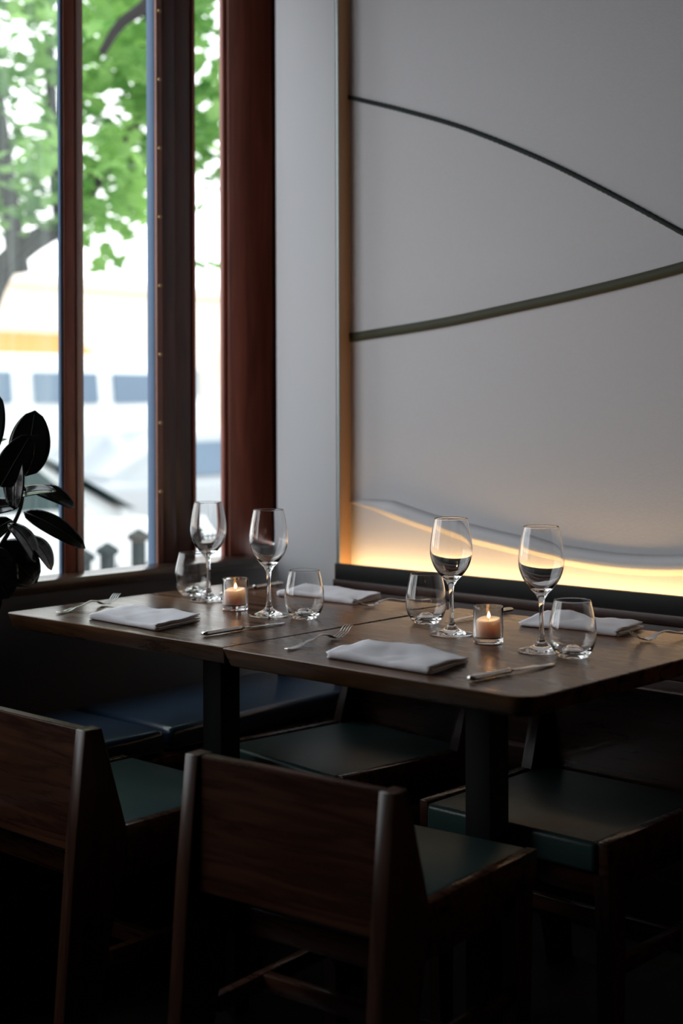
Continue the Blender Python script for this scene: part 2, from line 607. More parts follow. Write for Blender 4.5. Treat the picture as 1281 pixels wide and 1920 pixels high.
# first mullion at the left of the picture
post('trim_10', [(-0.146, XF, -0.637, -0.600, M['mahogany']),
                 (-0.146, XF + 0.004, -0.5995, -0.578, M['mahogany_highlight']),
                 (-0.146, XF - 0.004, -0.645, -0.6375, M['blue_frame'])], 'slim dark mullion with an edge highlight put into its colour')
# big post: two leaves meeting
post('trim_11', [(-0.146, XF, -0.3115, -0.262, M['dark_stile']),
                 (XF - 0.006, XF + 0.004, -0.331, -0.312, M['bead_red']),
                 (-0.168, XF - 0.0065, -0.332, -0.312, M['blue_frame']),
                 (-0.146, XF - 0.008, -0.2615, -0.186, M['dark_stile']),
                 (-0.146, XF - 0.003, -0.196, -0.1845, M['mahogany'])],
     'broad dark post with a blue grey side and a row of brass screws', [0.98 + 0.187 * k for k in range(9)])
# last frame post against the pillar
post('trim_12', [(-0.145, XF + 0.010, -0.070, 0.105, M['mahogany']),
                 (-0.145, XF, -0.083, -0.0705, M['mahogany'])], 'wide red brown post beside the corner pillar')
struct(boxo('trim_13', (-0.215, -0.0005, 0.1055, 0.12, ZL, ZT), M['dark_stile'], bev=0), 'dark shadow gap strip beside the pillar')
# mullions further along the window
k = 14
for y in (-1.72, -2.80):
    post('trim_%d' % k, [(-0.19, XF, y, y + 0.09, M['mahogany'])], None)
    k += 1
# head rail over the windows
struct(boxo('trim_%d' % k, (-0.215, XF + 0.01, -5.1, 0.12, ZT - 0.09, ZT), M['mahogany'], bev=0.002), None)


def window(name, y0, y1, mt, label=None):
    bm = bmesh.new()
    box_into(bm, -0.152, -0.147, y0, y1, ZL - 0.03, ZT - 0.09)
    return struct(link(name, bm, mt), label)


window('window_1', -1.63, -0.6455, M['pane_hazy'], 'window pane with painted-in streaks of reflection behind the rubber plant')
window('window_2', -0.5775, -0.3325, M['pane'], 'clear pane between the slim mullion and the broad post')
window('window_3', -0.184, -0.0835, M['pane'], 'narrow pane between the broad post and the corner frame')
window('window_4', -2.71, -1.72, M['pane'])
struct(boxo('wall_street', (-0.21, -0.13, -5.1, -2.802, ZL - 0.03, 2.95), M['plaster'], bev=0))


# ------------------------------------------------------------------ tables
def rounded_rect(x0, x1, y0, y1, rads, n=6):
    """rads: corner radii (x0y0, x1y0, x1y1, x0y1)"""
    out = []
    for (cx, cy, r, a0) in ((x0, y0, rads[0], PI), (x1, y0, rads[1], 1.5 * PI), (x1, y1, rads[2], 0), (x0, y1, rads[3], 0.5 * PI)):
        sx = 1 if cx == x0 else -1
        sy = 1 if cy == y0 else -1
        ox, oy = cx + sx * r, cy + sy * r
        for k in range(n + 1):
            a = a0 + 0.5 * PI * k / n
            out.append((ox + r * math.cos(a), oy + r * math.sin(a)))
    return out


TZ = 0.75


def make_table(loc, rz, w_, d_, label, rads):
    t = empty('dining_table', loc, label, 'table', 'square walnut tables pushed together', rz)
    x, y = w_ / 2, d_ / 2
    bm = bmesh.new()
    rings = []
    for inset, z in ((0.020, TZ - 0.036), (0.0165, TZ - 0.036), (0.012, TZ - 0.033), (0.0010, TZ - 0.003), (0.0004, TZ - 0.0015), (0.0018, TZ), (0.004, TZ)):
        rings.append([(px, py, z) for px, py in rounded_rect(-x + inset, x - inset, -y + inset, y - inset, [max(0.002, r - inset) for r in rads])])
    loft_into(bm, rings)
    link('tabletop', bm, M['table'], t, smooth=True)
    bm = bmesh.new()
    box_into(bm, 0.066 - 0.029, 0.066 + 0.029, -0.088 - 0.029, -0.088 + 0.029, 0.020, TZ - 0.044, bev=0.003)
    link('column', bm, M['steel_black'], t, smooth=True)
    boxo('top_plate', (-0.16, 0.16, -0.16, 0.16, TZ - 0.044, TZ - 0.0362), M['steel_black'], t)
    boxo('base_plate', (-0.08, 0.15, -0.160, -0.045, 0.0, 0.020), M['steel_black'], t, bev=0.004)
    return t


make_table((0.4950, -0.645, 0), math.radians(0.6), 0.712, 0.705, 'square walnut table nearest the window, set for two', (0.012, 0.006, 0.02, 0.02))
make_table((1.2155, -0.643, 0), math.radians(-0.4), 0.712, 0.725, 'square walnut table at the right, rounded front corner', (0.006, 0.045, 0.03, 0.006))


# ------------------------------------------------------------------ chairs
def make_chair(label):
    t = empty('dining_chair', (0, 0, 0), label, 'chair', 'low walnut chairs with green vinyl seats')
    W = 0.21
    for s in (-1, 1):
        # side panel: rear upright that widens towards the seat and tapers again to the floor
        prof = [(-0.205, 0.646), (-0.170, 0.646), (-0.118, 0.45), (-0.122, 0.39), (-0.205, 0.0), (-0.262, 0.0), (-0.225, 0.45)]
        bm = bmesh.new()
        xa, xb = sorted((s * (W - 0.028), s * W))
        prism_into(bm, prof, 'X', xa, xb)
        bmesh.ops.bevel(bm, geom=list(bm.edges), offset=0.0015, segments=1, affect='EDGES')
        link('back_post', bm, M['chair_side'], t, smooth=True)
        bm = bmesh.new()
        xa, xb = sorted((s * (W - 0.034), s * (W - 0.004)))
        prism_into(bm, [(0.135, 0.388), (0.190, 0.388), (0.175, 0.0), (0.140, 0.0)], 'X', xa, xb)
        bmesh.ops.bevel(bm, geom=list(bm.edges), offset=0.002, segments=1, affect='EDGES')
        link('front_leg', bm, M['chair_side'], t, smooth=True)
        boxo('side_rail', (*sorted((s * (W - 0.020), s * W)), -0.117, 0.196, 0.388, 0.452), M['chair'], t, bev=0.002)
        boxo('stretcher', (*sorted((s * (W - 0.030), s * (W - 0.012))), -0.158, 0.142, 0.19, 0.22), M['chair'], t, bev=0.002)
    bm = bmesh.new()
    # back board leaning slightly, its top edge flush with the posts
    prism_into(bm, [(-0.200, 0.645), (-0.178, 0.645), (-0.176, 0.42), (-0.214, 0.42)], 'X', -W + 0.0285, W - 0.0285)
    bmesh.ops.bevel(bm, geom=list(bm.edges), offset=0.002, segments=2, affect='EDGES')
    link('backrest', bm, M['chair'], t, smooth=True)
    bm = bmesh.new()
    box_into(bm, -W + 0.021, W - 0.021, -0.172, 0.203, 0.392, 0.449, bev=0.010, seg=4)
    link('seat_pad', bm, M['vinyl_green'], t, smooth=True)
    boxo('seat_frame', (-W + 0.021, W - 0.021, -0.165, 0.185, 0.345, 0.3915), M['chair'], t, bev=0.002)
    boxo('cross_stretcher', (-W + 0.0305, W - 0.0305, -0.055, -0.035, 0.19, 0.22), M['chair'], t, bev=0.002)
    return t


ch = make_chair('low-backed walnut chair in front, tucked at the right table')
ch.location = (1.245, -1.027, 0)
ch.scale = (1.017, 1.08, 0.974)
ch.rotation_euler = (0, 0, math.radians(5.5))
for lab, x, y, r in (('low-backed walnut chair cut by the left edge, at the window table', 0.582, -1.059, 0.4),
                     ('walnut chair on the wall side of the window table', 0.675, -0.434, 173.5),
                     ('walnut chair on the wall side of the right table, behind its column', 1.300, -0.479, 180.0)):
    c = copy_tree(ch)
    c.location = (x, y, 0)
    c.rotation_euler = (0, 0, math.radians(r))
    c['label'] = lab

# ------------------------------------------------------------------ window bench
bn = empty('window_bench', (0.16, -1.3, 0), 'long wooden bench base along the window wall', 'bench')
bm = bmesh.new()
box_into(bm, -0.188, 0.200, -1.30, 1.18, 0.375, 0.410, bev=0.003)
link('seat_board', bm, M['chair'], bn, smooth=True)
boxo('plinth', (-0.188, 0.150, -1.28, 1.16, 0.001, 0.3745), M['wainscot_y'], bn)


def cushion(y0, y1, label):
    bm = bmesh.new()
    x0, x1 = -0.026, 0.345
    box_into(bm, x0, x1, y0, y1, 0.4115, 0.470, bev=0.016, seg=5)
    bmesh.ops.subdivide_edges(bm, edges=[e for e in bm.edges if e.calc_length() > 0.1], cuts=12, use_grid_fill=True)
    for v in bm.verts:
        if v.co.z > 0.44:
            u = (v.co.x - x0) / (x1 - x0)
            q = (v.co.y - y0) / (y1 - y0)
            v.co.z += 0.010 * math.sin(PI * min(1, max(0, u))) * math.sin(PI * min(1, max(0, q))) ** 0.6 - 0.004
    o = link('seat_cushion', bm, M['vinyl_navy'], smooth='all')
    return tag(o, label, 'cushion', 'navy vinyl cushions on the window bench')


cushion(-0.690, -0.040, 'navy vinyl bench cushion reaching the corner, behind the table column')
cushion(-1.380, -0.704, 'navy vinyl bench cushion nearer the plant, under the window table')


# ------------------------------------------------------------------ wine glasses
def wine_glass_bm():
    o = [(0.0, 0.0), (0.030, 0.0), (0.0425, 0.0008), (0.0435, 0.002), (0.0425, 0.0034), (0.032, 0.0055), (0.018, 0.0105), (0.0085, 0.0185),
         (0.0050, 0.032), (0.0042, 0.055), (0.0044, 0.082), (0.0060, 0.096), (0.0120, 0.1075), (0.0235, 0.1200), (0.0335, 0.1340), (0.0400, 0.1500),
         (0.0428, 0.1640), (0.0425, 0.1800), (0.0398, 0.2000), (0.0360, 0.2200), (0.0330, 0.2330)]
    i = [(0.0318, 0.2334), (0.0348, 0.2200), (0.0385, 0.2000), (0.0411, 0.1800), (0.0412, 0.1640), (0.0380, 0.1505), (0.0308, 0.1355),
         (0.0205, 0.1235), (0.0095, 0.1160), (0.0, 0.1140)]
    a = smooth_prof(o[:9], 4)[:-1] + smooth_prof(o[8:], 5)
    rim = [(0.0327, 0.2338), (0.0322, 0.2339)]
    return lathe(a + rim + smooth_prof(i, 5), 72)


def place_first(o, x, y, z, rz=0):
    o.location = (x, y, z)
    o.rotation_euler = (0, 0, rz)
    return o


wg_pos = [(0.3420, -0.5700, 'empty wine glass, far left one beside the left candle', 1.0),
          (0.6280, -0.6510, 'empty wine glass between the left candle and a stemless glass', 1.0),
          (1.0880, -0.5900, 'empty wine glass left of the right candle', 1.0),
          (1.3380, -0.6370, 'empty wine glass right of the right candle, nearest the camera', 1.0)]
wg = None
for x, y, lab, s in wg_pos:
    if wg is None:
        wg = link('wine_glass', wine_glass_bm(), M['glass'], smooth='all')
        o = wg
    else:
        o = wg.copy()
        COL.objects.link(o)
    o.location = (x, y, TZ + 0.0004)
    tag(o, lab, 'wine glass', 'stemmed wine glasses')


def tumbler_bm():
    o = [(0.0, 0.0095), (0.008, 0.0085), (0.015, 0.0045), (0.020, 0.0010), (0.0245, 0.0), (0.0265, 0.0012), (0.0310, 0.006), (0.0370, 0.0150), (0.0415, 0.0270), (0.0433, 0.0400), (0.0430, 0.0540),
         (0.0408, 0.0700), (0.0370, 0.0880), (0.0330, 0.1040)]
    i = [(0.0320, 0.1040), (0.0358, 0.0880), (0.0395, 0.0700), (0.0416, 0.0540), (0.0417, 0.0400), (0.0392, 0.0270), (0.0335, 0.0165), (0.0265, 0.0105), (0.0200, 0.0100),
         (0.0150, 0.0145), (0.0085, 0.0195), (0.0, 0.0215)]
    return lathe(smooth_prof(o[:5], 4)[:-1] + smooth_prof(o[4:], 6) + [(0.0327, 0.1046), (0.0323, 0.1046)] + smooth_prof(i, 6), 72)


tb_pos = [(0.2380, -0.5280, 'stemless glass at the far left, partly behind a wine glass'),
          (0.7120, -0.6260, 'stemless glass in front of the pillar, between the two tables'),
          (0.9520, -0.5030, 'stemless glass behind and left of the third wine glass'),
          (1.4130, -0.6470, 'stemless glass nearest the right front corner, orange lit rim')]
tb = None
for x, y, lab in tb_pos:
    if tb is None:
        tb = link('stemless_glass', tumbler_bm(), M['glass'], smooth='all')
        o = tb
    else:
        o = tb.copy()
        COL.objects.link(o)
    o.location = (x, y, TZ + 0.0004)
    tag(o, lab, 'glass', 'stemless wine glasses')


# ------------------------------------------------------------------ votive candles
def votive_glass_bm():
    o = [(0.0, 0.0), (0.0265, 0.0), (0.0285, 0.0012), (0.0290, 0.004), (0.0292, 0.069), (0.0288, 0.0712), (0.0278, 0.0712), (0.0274, 0.069), (0.0264, 0.0130), (0.0240, 0.0108), (0.0, 0.0100)]
    return lathe(o, 64)


def candle_bm():
    o = [(0.0, 0.0), (0.0222, 0.0), (0.0236, 0.0015), (0.0238, 0.031), (0.0234, 0.0345), (0.0205, 0.0350), (0.0150, 0.0330), (0.0080, 0.0312), (0.0, 0.0305)]
    bm = lathe(o, 48)
    for v in bm.verts:
        if v.co.z > 0.034:
            a = math.atan2(v.co.y, v.co.x)
            v.co.z += 0.0018 * math.sin(a + 0.6) + 0.0006 * math.sin(3 * a)
    return bm


def flame_bm(h=0.013):
    pr = [(0.0, 0.0), (0.0018, 0.0010), (0.0032, 0.0035), (0.0033, 0.0055), (0.0026, 0.0080), (0.0012, 0.0110), (0.0, h)]
    return lathe(smooth_prof(pr, 3), 16)


vt = None
for x, y, lab in ((0.5010, -0.6330, 'lit votive candle in a clear glass cup, left one by the knife'),
                  (1.2030, -0.6210, 'lit votive candle in a clear glass cup, right one between wine glasses')):
    if vt is None:
        hold = link('candle_cup', votive_glass_bm(), M['glass'], smooth=True)
        cnd = link('candle', candle_bm(), M['wax'], smooth='all')
        bm = bmesh.new()
        tube_into(bm, [(0, 0, -0.001), (0.0006, 0, 0.004), (0.0016, 0.0005, 0.0075)], 0.0006, 6)
        wk = link('wick', bm, M['wick'], cnd, loc=(0, 0, 0.0308))
        fm = link('flame', flame_bm(), M['flame'], cnd, smooth='all', loc=(0.0012, 0, 0.0355))
        fm['label'] = 'small yellow flame'
        vt = (hold, cnd)
        h_, c_ = hold, cnd
        lab2 = 'short pale wax candle burning inside the left glass cup'
    else:
        h_ = copy_tree(vt[0])
        c_ = copy_tree(vt[1])
        lab2 = 'short pale wax candle burning inside the right glass cup'
    h_.location = (x, y, TZ + 0.0004)
    c_.location = (x, y, TZ + 0.0106)
    tag(h_, lab.replace('lit votive candle in a clear glass cup', 'clear glass votive cup holding a candle'), 'candle holder', 'votive candle cups')
    tag(c_, lab2, 'candle', 'votive candles')


# ------------------------------------------------------------------ cutlery
def strip_section(w_, th, crown=0.0, n=10):
    """flattened oval section in (x,z)"""
    out = []
    for k in range(n):
        a = 2 * PI * k / n
        out.append((w_ / 2 * math.copysign(abs(math.cos(a)) ** 0.7, math.cos(a)), th / 2 * math.sin(a)))
    return out


def interp(tab, t):
    for (t0, v0), (t1, v1) in zip(tab, tab[1:]):
        if t <= t1:
            u = (t - t0) / (t1 - t0)
            u = u * u * (3 - 2 * u)
            return v0 + (v1 - v0) * u
    return tab[-1][1]


def fork_bm():
    """fork along +Y: handle end at y=0, tine tips at y=0.205; rests on handle end and bowl"""
    bm = bmesh.new()
    L = 0.208
    zt = [(0, 0.0030), (0.10, 0.0022), (0.35, 0.0085), (0.55, 0.0150), (0.63, 0.0130), (0.74, 0.0032), (0.80, 0.0022), (0.90, 0.0090), (1.0, 0.0215)]
    wt = [(0, 0.012), (0.04, 0.0185), (0.12, 0.0190), (0.30, 0.0110), (0.50, 0.0062), (0.60, 0.0064), (0.68, 0.0150), (0.73, 0.0230), (0.80, 0.0250)]
    tt = [(0, 0.0022), (0.12, 0.0026), (0.5, 0.0042), (0.62, 0.0036), (0.75, 0.0020), (0.8, 0.0018)]
    rings = []
    n = 34
    for i in range(n + 1):
        t = 0.80 * i / n
        z = interp(zt, t)
        rings.append([(x, t * L, z + zz + (0.0 if t < 0.66 else 0.06 * abs(x) * 2)) for x, zz in strip_section(interp(wt, t), interp(tt, t))])
    loft_into(bm, rings)
    for s in (-1.5, -0.5, 0.5, 1.5):
        rings = []
        for i in range(11):
            t = 0.775 + 0.225 * i / 10
            w_ = 0.0040 - 0.0018 * i / 10
            cx = s * (0.0066 - 0.0005 * i / 10)
            rings.append([(cx + x, t * L, interp(zt, t) + zz + 0.12 * abs(cx) * max(0, 1 - i / 4)) for x, zz in strip_section(w_, 0.0018, n=8)])
        loft_into(bm, rings)
    return bm


def knife_parts():
    hb = bmesh.new()
    rings = []
    for i in range(17):
        t = i / 16
        y = 0.105 * t
        w_ = interp([(0, 0.010), (0.06, 0.0175), (0.35, 0.0165), (0.85, 0.0120), (1.0, 0.0125)], t)
        th = interp([(0, 0.005), (0.08, 0.0095), (0.9, 0.0085), (1.0, 0.0095)], t)
        rings.append([(x, y, 0.0052 + zz) for x, zz in strip_section(w_, th, n=14)])
    loft_into(hb, rings)
    bb = bmesh.new()
    rings = []
    for i in range(19):
        t = i / 18
        y = 0.1052 + 0.132 * t
        w_ = interp([(0, 0.0100), (0.06, 0.0085), (0.15, 0.0175), (0.70, 0.0185), (0.92, 0.0130), (1.0, 0.0030)], t)
        off = interp([(0, 0.0), (0.15, 0.002), (0.8, 0.002), (1.0, -0.005)], t)
        th = interp([(0, 0.0060), (0.08, 0.0028), (1.0, 0.0012)], t)
        z = interp([(0, 0.0052), (0.5, 0.0042), (1.0, 0.0014)], t)
        rings.append([(x + off, y, z + zz) for x, zz in strip_section(w_, th, n=8)])
    loft_into(bb, rings)
    return hb, bb


fk = None
for x, y, r, lab in ((0.2540, -0.9420, 12, 'steel fork at the far left corner of the window table'),
                     (0.9740, -0.9450, 8, 'steel fork beside the front napkin of the right table'),
                     (0.7560, -0.2460, 162, 'steel fork lying by the back napkin of the window table'),
                     (1.4680, -0.2450, 164, 'steel fork at the right picture edge, tines toward the napkin')):
    if fk is None:
        fk = link('fork', fork_bm(), M['silver'], smooth='all')
        o = fk
    else:
        o = fk.copy()
        COL.objects.link(o)
    o.location = (x, y, TZ + 0.0006)
    o.rotation_euler = (0, 0, math.radians(r))
    tag(o, lab, 'fork', 'steel forks of the four settings')

kn = None
for x, y, r, lab in ((0.7300, -0.9380, -1, 'steel knife beside the front napkin of the window table'),
                     (1.4150, -0.9600, -4, 'steel knife near the right front corner of the table'),
                     (0.2640, -0.2450, 183, 'steel knife behind the left candle'),
                     (0.9870, -0.2430, 181, 'steel knife behind the right candle, handle toward the wall')):
    if kn is None:
        kn = empty('table_knife', (0, 0, 0), lab, 'knife', 'steel knives of the four settings')
        hb, bb = knife_parts()
        link('handle', hb, M['silver'], kn, smooth='all')
        link('blade', bb, M['silver'], kn, smooth='all')
        o = kn
    else:
        o = copy_tree(kn)
        o['label'] = lab
    o.location = (x, y, TZ + 0.0006)
    o.rotation_euler = (0, 0, math.radians(r))


# ------------------------------------------------------------------ napkins
def napkin_bm(seed, w_=0.245, d_=0.150, shear=0.0, lift=0.0):
    """cloth folded in thirds: a zig-zag sheet (folds at -x, layered ends at +x) swept along y"""
    gap = 0.0031
    bm = bmesh.new()
    n = 30
    for (za, zb, la, lb, pull) in ((0.0012, 0.0012 + 3 * gap, 0, 3, 0.0), (0.0012 + gap, 0.0012 + 2 * gap, 1, 2, 0.0022)):
        path = []          # (v, z, layer): a U closed at the front (-y) edge
        m_ = 18
        v0 = -d_ / 2 + pull
        for k in range(m_ + 1):
            path.append((d_ / 2 - 0.003 * la + (v0 - d_ / 2 + 0.003 * la) * k / m_, za, la))
        r_ = (zb - za) / 2
        for k in range(1, 6):
            a_ = PI * k / 6
            path.append((v0 - r_ * math.sin(a_), za + r_ - r_ * math.cos(a_), la + (lb - la) * k / 6))
        for k in range(m_ + 1):
            path.append((v0 + (d_ / 2 - 0.002 * lb - v0) * k / m_, zb, lb))
        rows = []
        for j in range(n + 1):
            u = -w_ / 2 + w_ * j / n
            row = []
            for (v, z, l) in path:
                nv = noise.noise(Vector((u * 9 + seed * 3.1, v * 11, seed)))
                n2 = noise.noise(Vector((u * 30, v * 24 + seed, seed * 2.0)))
                n3 = noise.noise(Vector((u * 5 + seed, l * 2.0, v * 4)))
                zz = z + l * (0.0020 * nv + 0.0008 * n2 + 0.0010) * 1.25
                # the folded left end is pressed a little flatter and lifts in a soft roll
                zz += lift * l * 0.45 * math.exp(-((u + w_ * 0.30) / 0.035) ** 2) * math.exp(-((v - d_ * 0.1) / 0.06) ** 2)
                uu = u + shear * v + (0.0035 * n3 + 0.0012 * l * (1 if l % 2 else -1)) * (1.0 if abs(u) > w_ * 0.3 else 0.2) + 0.004 * noise.noise(Vector((v * 14, l, seed)))
                vv = v + 0.0035 * noise.noise(Vector((u * 9, seed, l * 0.3)))
                row.append(bm.verts.new((uu, vv, max(0.0010 + 0.0012 * min(l, 3) , zz))))
            rows.append(row)
        for a, b in zip(rows, rows[1:]):
            for k in range(len(path) - 1):
                bm.faces.new((a[k], a[k + 1], b[k + 1], b[k]))
    return bm


for i, (x, y, r, w_, d_, sh, lab) in enumerate(((0.4700, -0.8700, -3, 0.240, 0.150, -0.30, 'folded white napkin at the front of the window table'),
                                                (1.1930, -0.8800, -1, 0.242, 0.142, -0.22, 'folded white napkin at the front of the right table'),
                                                (0.5150, -0.3360, 1, 0.245, 0.130, -0.20, 'folded white napkin in front of the pillar, back of the table'),
                                                (1.2300, -0.3360, 2, 0.230, 0.130, -0.12, 'folded white napkin at the wall side, behind the front right glasses'))):
    o = link('napkin', napkin_bm(i + 1, w_, d_, sh, 0.003 if i % 2 else 0.0015), M['linen'], smooth='all', loc=(x, y, TZ + 0.0003), rot=(0, 0, math.radians(r)))
    sm = o.modifiers.new('cloth_thickness', 'SOLIDIFY')
    sm.thickness = 0.0016
    sm.offset = 0
    tag(o, lab, 'napkin', 'folded white linen napkins')


# ------------------------------------------------------------------ rubber plant
def leaf_bm(length, width, droop=0.25, cup=0.12, n=14, mcols=8):
    """leaf along +Y from its base, face up +Z, with a pointed tip"""
    bm = bmesh.new()
    rows = []
    for j in range(n + 1):
        t = j / n
        hw = width / 2 * (math.sin(PI * min(1, t ** 0.95)) ** 0.52) * (1 - 0.10 * t) if 0 < j < n else 0.0008
        y = length * t
        z = -droop * length * t * t
        row = []
        for k in range(mcols + 1):
            u = -1 + 2 * k / mcols
            row.append(bm.verts.new((hw * u, y, z + cup * abs(u) ** 1.4 * hw)))
        rows.append(row)
    for a, b in zip(rows, rows[1:]):
        for k in range(mcols):
            bm.faces.new((a[k], a[k + 1], b[k + 1], b[k]))
    return bm


plant = empty('rubber_plant', (0.07, -1.115, 0.4775), 'potted rubber plant with large dark glossy leaves at the left edge', 'plant')
PLI = Vector((0.07, -1.115, 0.4775))
bm = lathe([(0.0, 0.0), (0.085, 0.0), (0.092, 0.006), (0.108, 0.235), (0.108, 0.245), (0.100, 0.245), (0.096, 0.205), (0.0, 0.200)], 40)
link('pot', bm, M['pot'], plant, smooth=True)
bm = lathe([(0.0, 0.212), (0.05, 0.214), (0.0945, 0.2065), (0.0, 0.2055)], 24)
link('soil', bm, M['soil'], plant)


def stem(pts, r0, r1):
    pts = smooth_prof3([Vector(p) - PLI for p in pts])
    bm = bmesh.new()
    n = len(pts)
    tube_into(bm, pts, [r0 + (r1 - r0) * i / (n - 1) for i in range(n)], 8)
    return link('stem', bm, M['stem'], plant, smooth='all')


def smooth_prof3(P, n=5):
    out = []
    Q = [P[0]] + list(P) + [P[-1]]
    for i in range(1, len(Q) - 2):
        for k in range(n):
            t = k / n
            a, b, d, e = Q[i - 1], Q[i], Q[i + 1], Q[i + 2]
            out.append(0.5 * (2 * b + (d - a) * t + (2 * a - 5 * b + 4 * d - e) * t * t + (3 * b - a - 3 * d + e) * t ** 3))
    out.append(P[-1])
    return out


stem([(0.075, -1.11, 0.68), (0.12, -1.08, 0.80), (0.170, -1.035, 0.900), (0.201, -1.005, 0.978), (0.209, -0.998, 1.035)], 0.0075, 0.0035)
stem([(0.065, -1.12, 0.68), (0.09, -1.12, 0.86), (0.12, -1.09, 1.02), (0.150, -1.055, 1.10)], 0.0075, 0.0035)
stem([(0.060, -1.11, 0.68), (0.02, -1.15, 0.90), (0.0, -1.17, 1.08)], 0.0075, 0.004)


def leaf(base, tip, width, nrm, droop=0.15, cup=0.15, off=0.0):
    b = Vector(base) - PLI
    t = Vector(tip) - PLI
    d = t - b
    ln = d.length
    y = d.normalized()
    z = Vector(nrm)
    z = (z - y * z.dot(y)).normalized()
    x = y.cross(z)
    R = Matrix((x, y, z)).transposed().to_4x4()
    bm = leaf_bm(ln, width, 0.0, cup)
    # arch the blade, keeping base and tip in place
    for v in bm.verts:
        tt = v.co.y / ln
        v.co.z += droop * ln * 4 * tt * (1 - tt)
    bmesh.ops.transform(bm, matrix=Matrix.Translation(b + Vector((off * -fwd.x, off * -fwd.y, 0))) @ R, verts=bm.verts)
    o = link('leaf', bm, M['rubber_leaf'], plant, smooth='all')
    so = o.modifiers.new('blade_thickness', 'SOLIDIFY')
    so.thickness = 0.0009
    # pale midrib along the upper face
    pts = []
    for i in range(9):
        tt = 0.01 + 0.93 * i / 8
        p = Vector((0, ln * tt, droop * ln * 4 * tt * (1 - tt) + 0.0008))
        pts.append((Matrix.Translation(b + Vector((off * -fwd.x, off * -fwd.y, 0))) @ R) @ p)
    bm = bmesh.new()
    tube_into(bm, pts, [0.0011 - 0.0007 * i / 8 for i in range(9)], 6)
    link('midrib', bm, M['rubber_under'], o, smooth='all')
    return o


toc = -fwd
# the leaves that stand out against the window
leaf((0.212, -0.995, 1.057), (0.228, -0.981, 1.203), 0.098, toc + Vector((0, 0, 0.2)), 0.02, 0.08)
leaf((0.150, -1.050, 1.100), (0.168, -1.035, 1.238), 0.062, toc + Vector((0.2, -0.6, 0)), 0.03, 0.1)
leaf((0.180, -1.010, 1.075), (0.205, -1.000, 1.172), 0.030, toc + Vector((-1.2, 0.3, 0)), 0.02, 0.1, off=-0.03)
leaf((0.172, -1.025, 1.035), (0.225, -0.983, 1.150), 0.075, toc + Vector((0.5, 0.4, 0.9)), 0.05, 0.12, off=0.03)
leaf((0.200, -1.010, 0.985), (0.200, -1.000, 1.110), 0.060, toc + Vector((-0.5, 0.2, 0.2)), 0.04, 0.12, off=0.025)
leaf((0.180, -1.023, 1.003), (0.263, -0.948, 1.025), 0.060, Vector((0.25, -0.27, 0.8)), 0.10, 0.15, off=0.01)
leaf((0.215, -0.990, 1.028), (0.289, -0.924, 0.985), 0.046, Vector((0.35, -0.5, 0.65)), 0.16, 0.15, off=-0.02)
leaf((0.209, -0.999, 0.978), (0.309, -0.906, 0.897), 0.050, Vector((0.5, -0.65, 0.62)), 0.13, 0.10)
leaf((0.186, -1.018, 0.955), (0.232, -0.978, 0.868), 0.060, Vector((0.4, -0.05, 0.75)), 0.13, 0.14, off=0.02)
leaf((0.206, -1.000, 0.925), (0.252, -0.958, 0.848), 0.055, Vector((0.3, -0.1, 0.6)), 0.16, 0.14, off=-0.01)
leaf((0.200, -1.005, 0.990), (0.120, -1.075, 0.965), 0.060, Vector((0.3, -0.5, 0.7)), 0.12, 0.15)
leaf((0.190, -1.015, 0.960), (0.130, -1.060, 0.900), 0.060, Vector((0.4, -0.6, 0.5)), 0.12, 0.15)
leaf((0.160, -1.045, 0.900), (0.232, -0.980, 0.822), 0.110, Vector((0.6, -0.6, 0.5)), 0.15, 0.10)
leaf((0.140, -1.055, 0.900), (0.190, -1.020, 0.790), 0.110, Vector((0.6, -0.6, 0.3)), 0.12, 0.10, off=0.02)
leaf((0.120, -1.080, 0.840), (0.165, -1.045, 0.745), 0.110, Vector((0.6, -0.6, 0.3)), 0.12, 0.10, off=0.02)
rng = random.Random(3)
for k in range(12):
    a = rng.uniform(0, 2 * PI)
    z0 = rng.uniform(0.82, 1.08)
    b0 = Vector((0.06 + 0.02 * math.cos(a), -1.14 + 0.02 * math.sin(a), z0))
    d = Vector((math.cos(a), math.sin(a), rng.uniform(-0.5, 0.7))) * rng.uniform(0.10, 0.15)
    if b0.x + d.x < -0.11:
        d.x = -0.11 - b0.x
    leaf(b0, b0 + d, rng.uniform(0.055, 0.08), Vector((0, 0, 1)) + toc * 0.3, 0.12, 0.14)

# ------------------------------------------------------------------ ceiling lamp over the room behind the tables
lm = empty('pendant_lamp', (3.3, -3.9, 2.95), 'warm pendant lamp hanging over the room behind the viewer', 'lamp')
bm = bmesh.new()
tube_into(bm, [(0, 0, 0), (0, 0, -0.45)], 0.003, 6)
link('cord', bm, M['blackrail'], lm)
bm = lathe([(0.02, -0.44), (0.03, -0.46), (0.16, -0.62), (0.163, -0.62), (0.034, -0.452), (0.022, -0.436)], 32, closed=True)
link('lamp_shade', bm, M['blackrail'], lm, smooth=True)
bm = bmesh.new()
bmesh.ops.create_uvsphere(bm, u_segments=20, v_segments=12, radius=0.045)
link('bulb', bm, M['led2'], lm, smooth='all', loc=(0, 0, -0.55))

# ------------------------------------------------------------------ outside
ST = -0.35
struct(boxo('floor_sidewalk', (-4.25, -0.30, -14, 40, ST - 0.15, ST), M['sidewalk'], bev=0), 'pale sidewalk outside the window')
struct(boxo('floor_street', (-60, -4.25, -40, 80, ST - 0.25, ST - 0.12), M['asphalt'], bev=0), 'street outside the window')
SR = ST - 0.12


def rrect(hw, z0, z1, r, n=4):
    return rounded_rect(-hw, hw, z0, z1, (r, r, r, r), n)


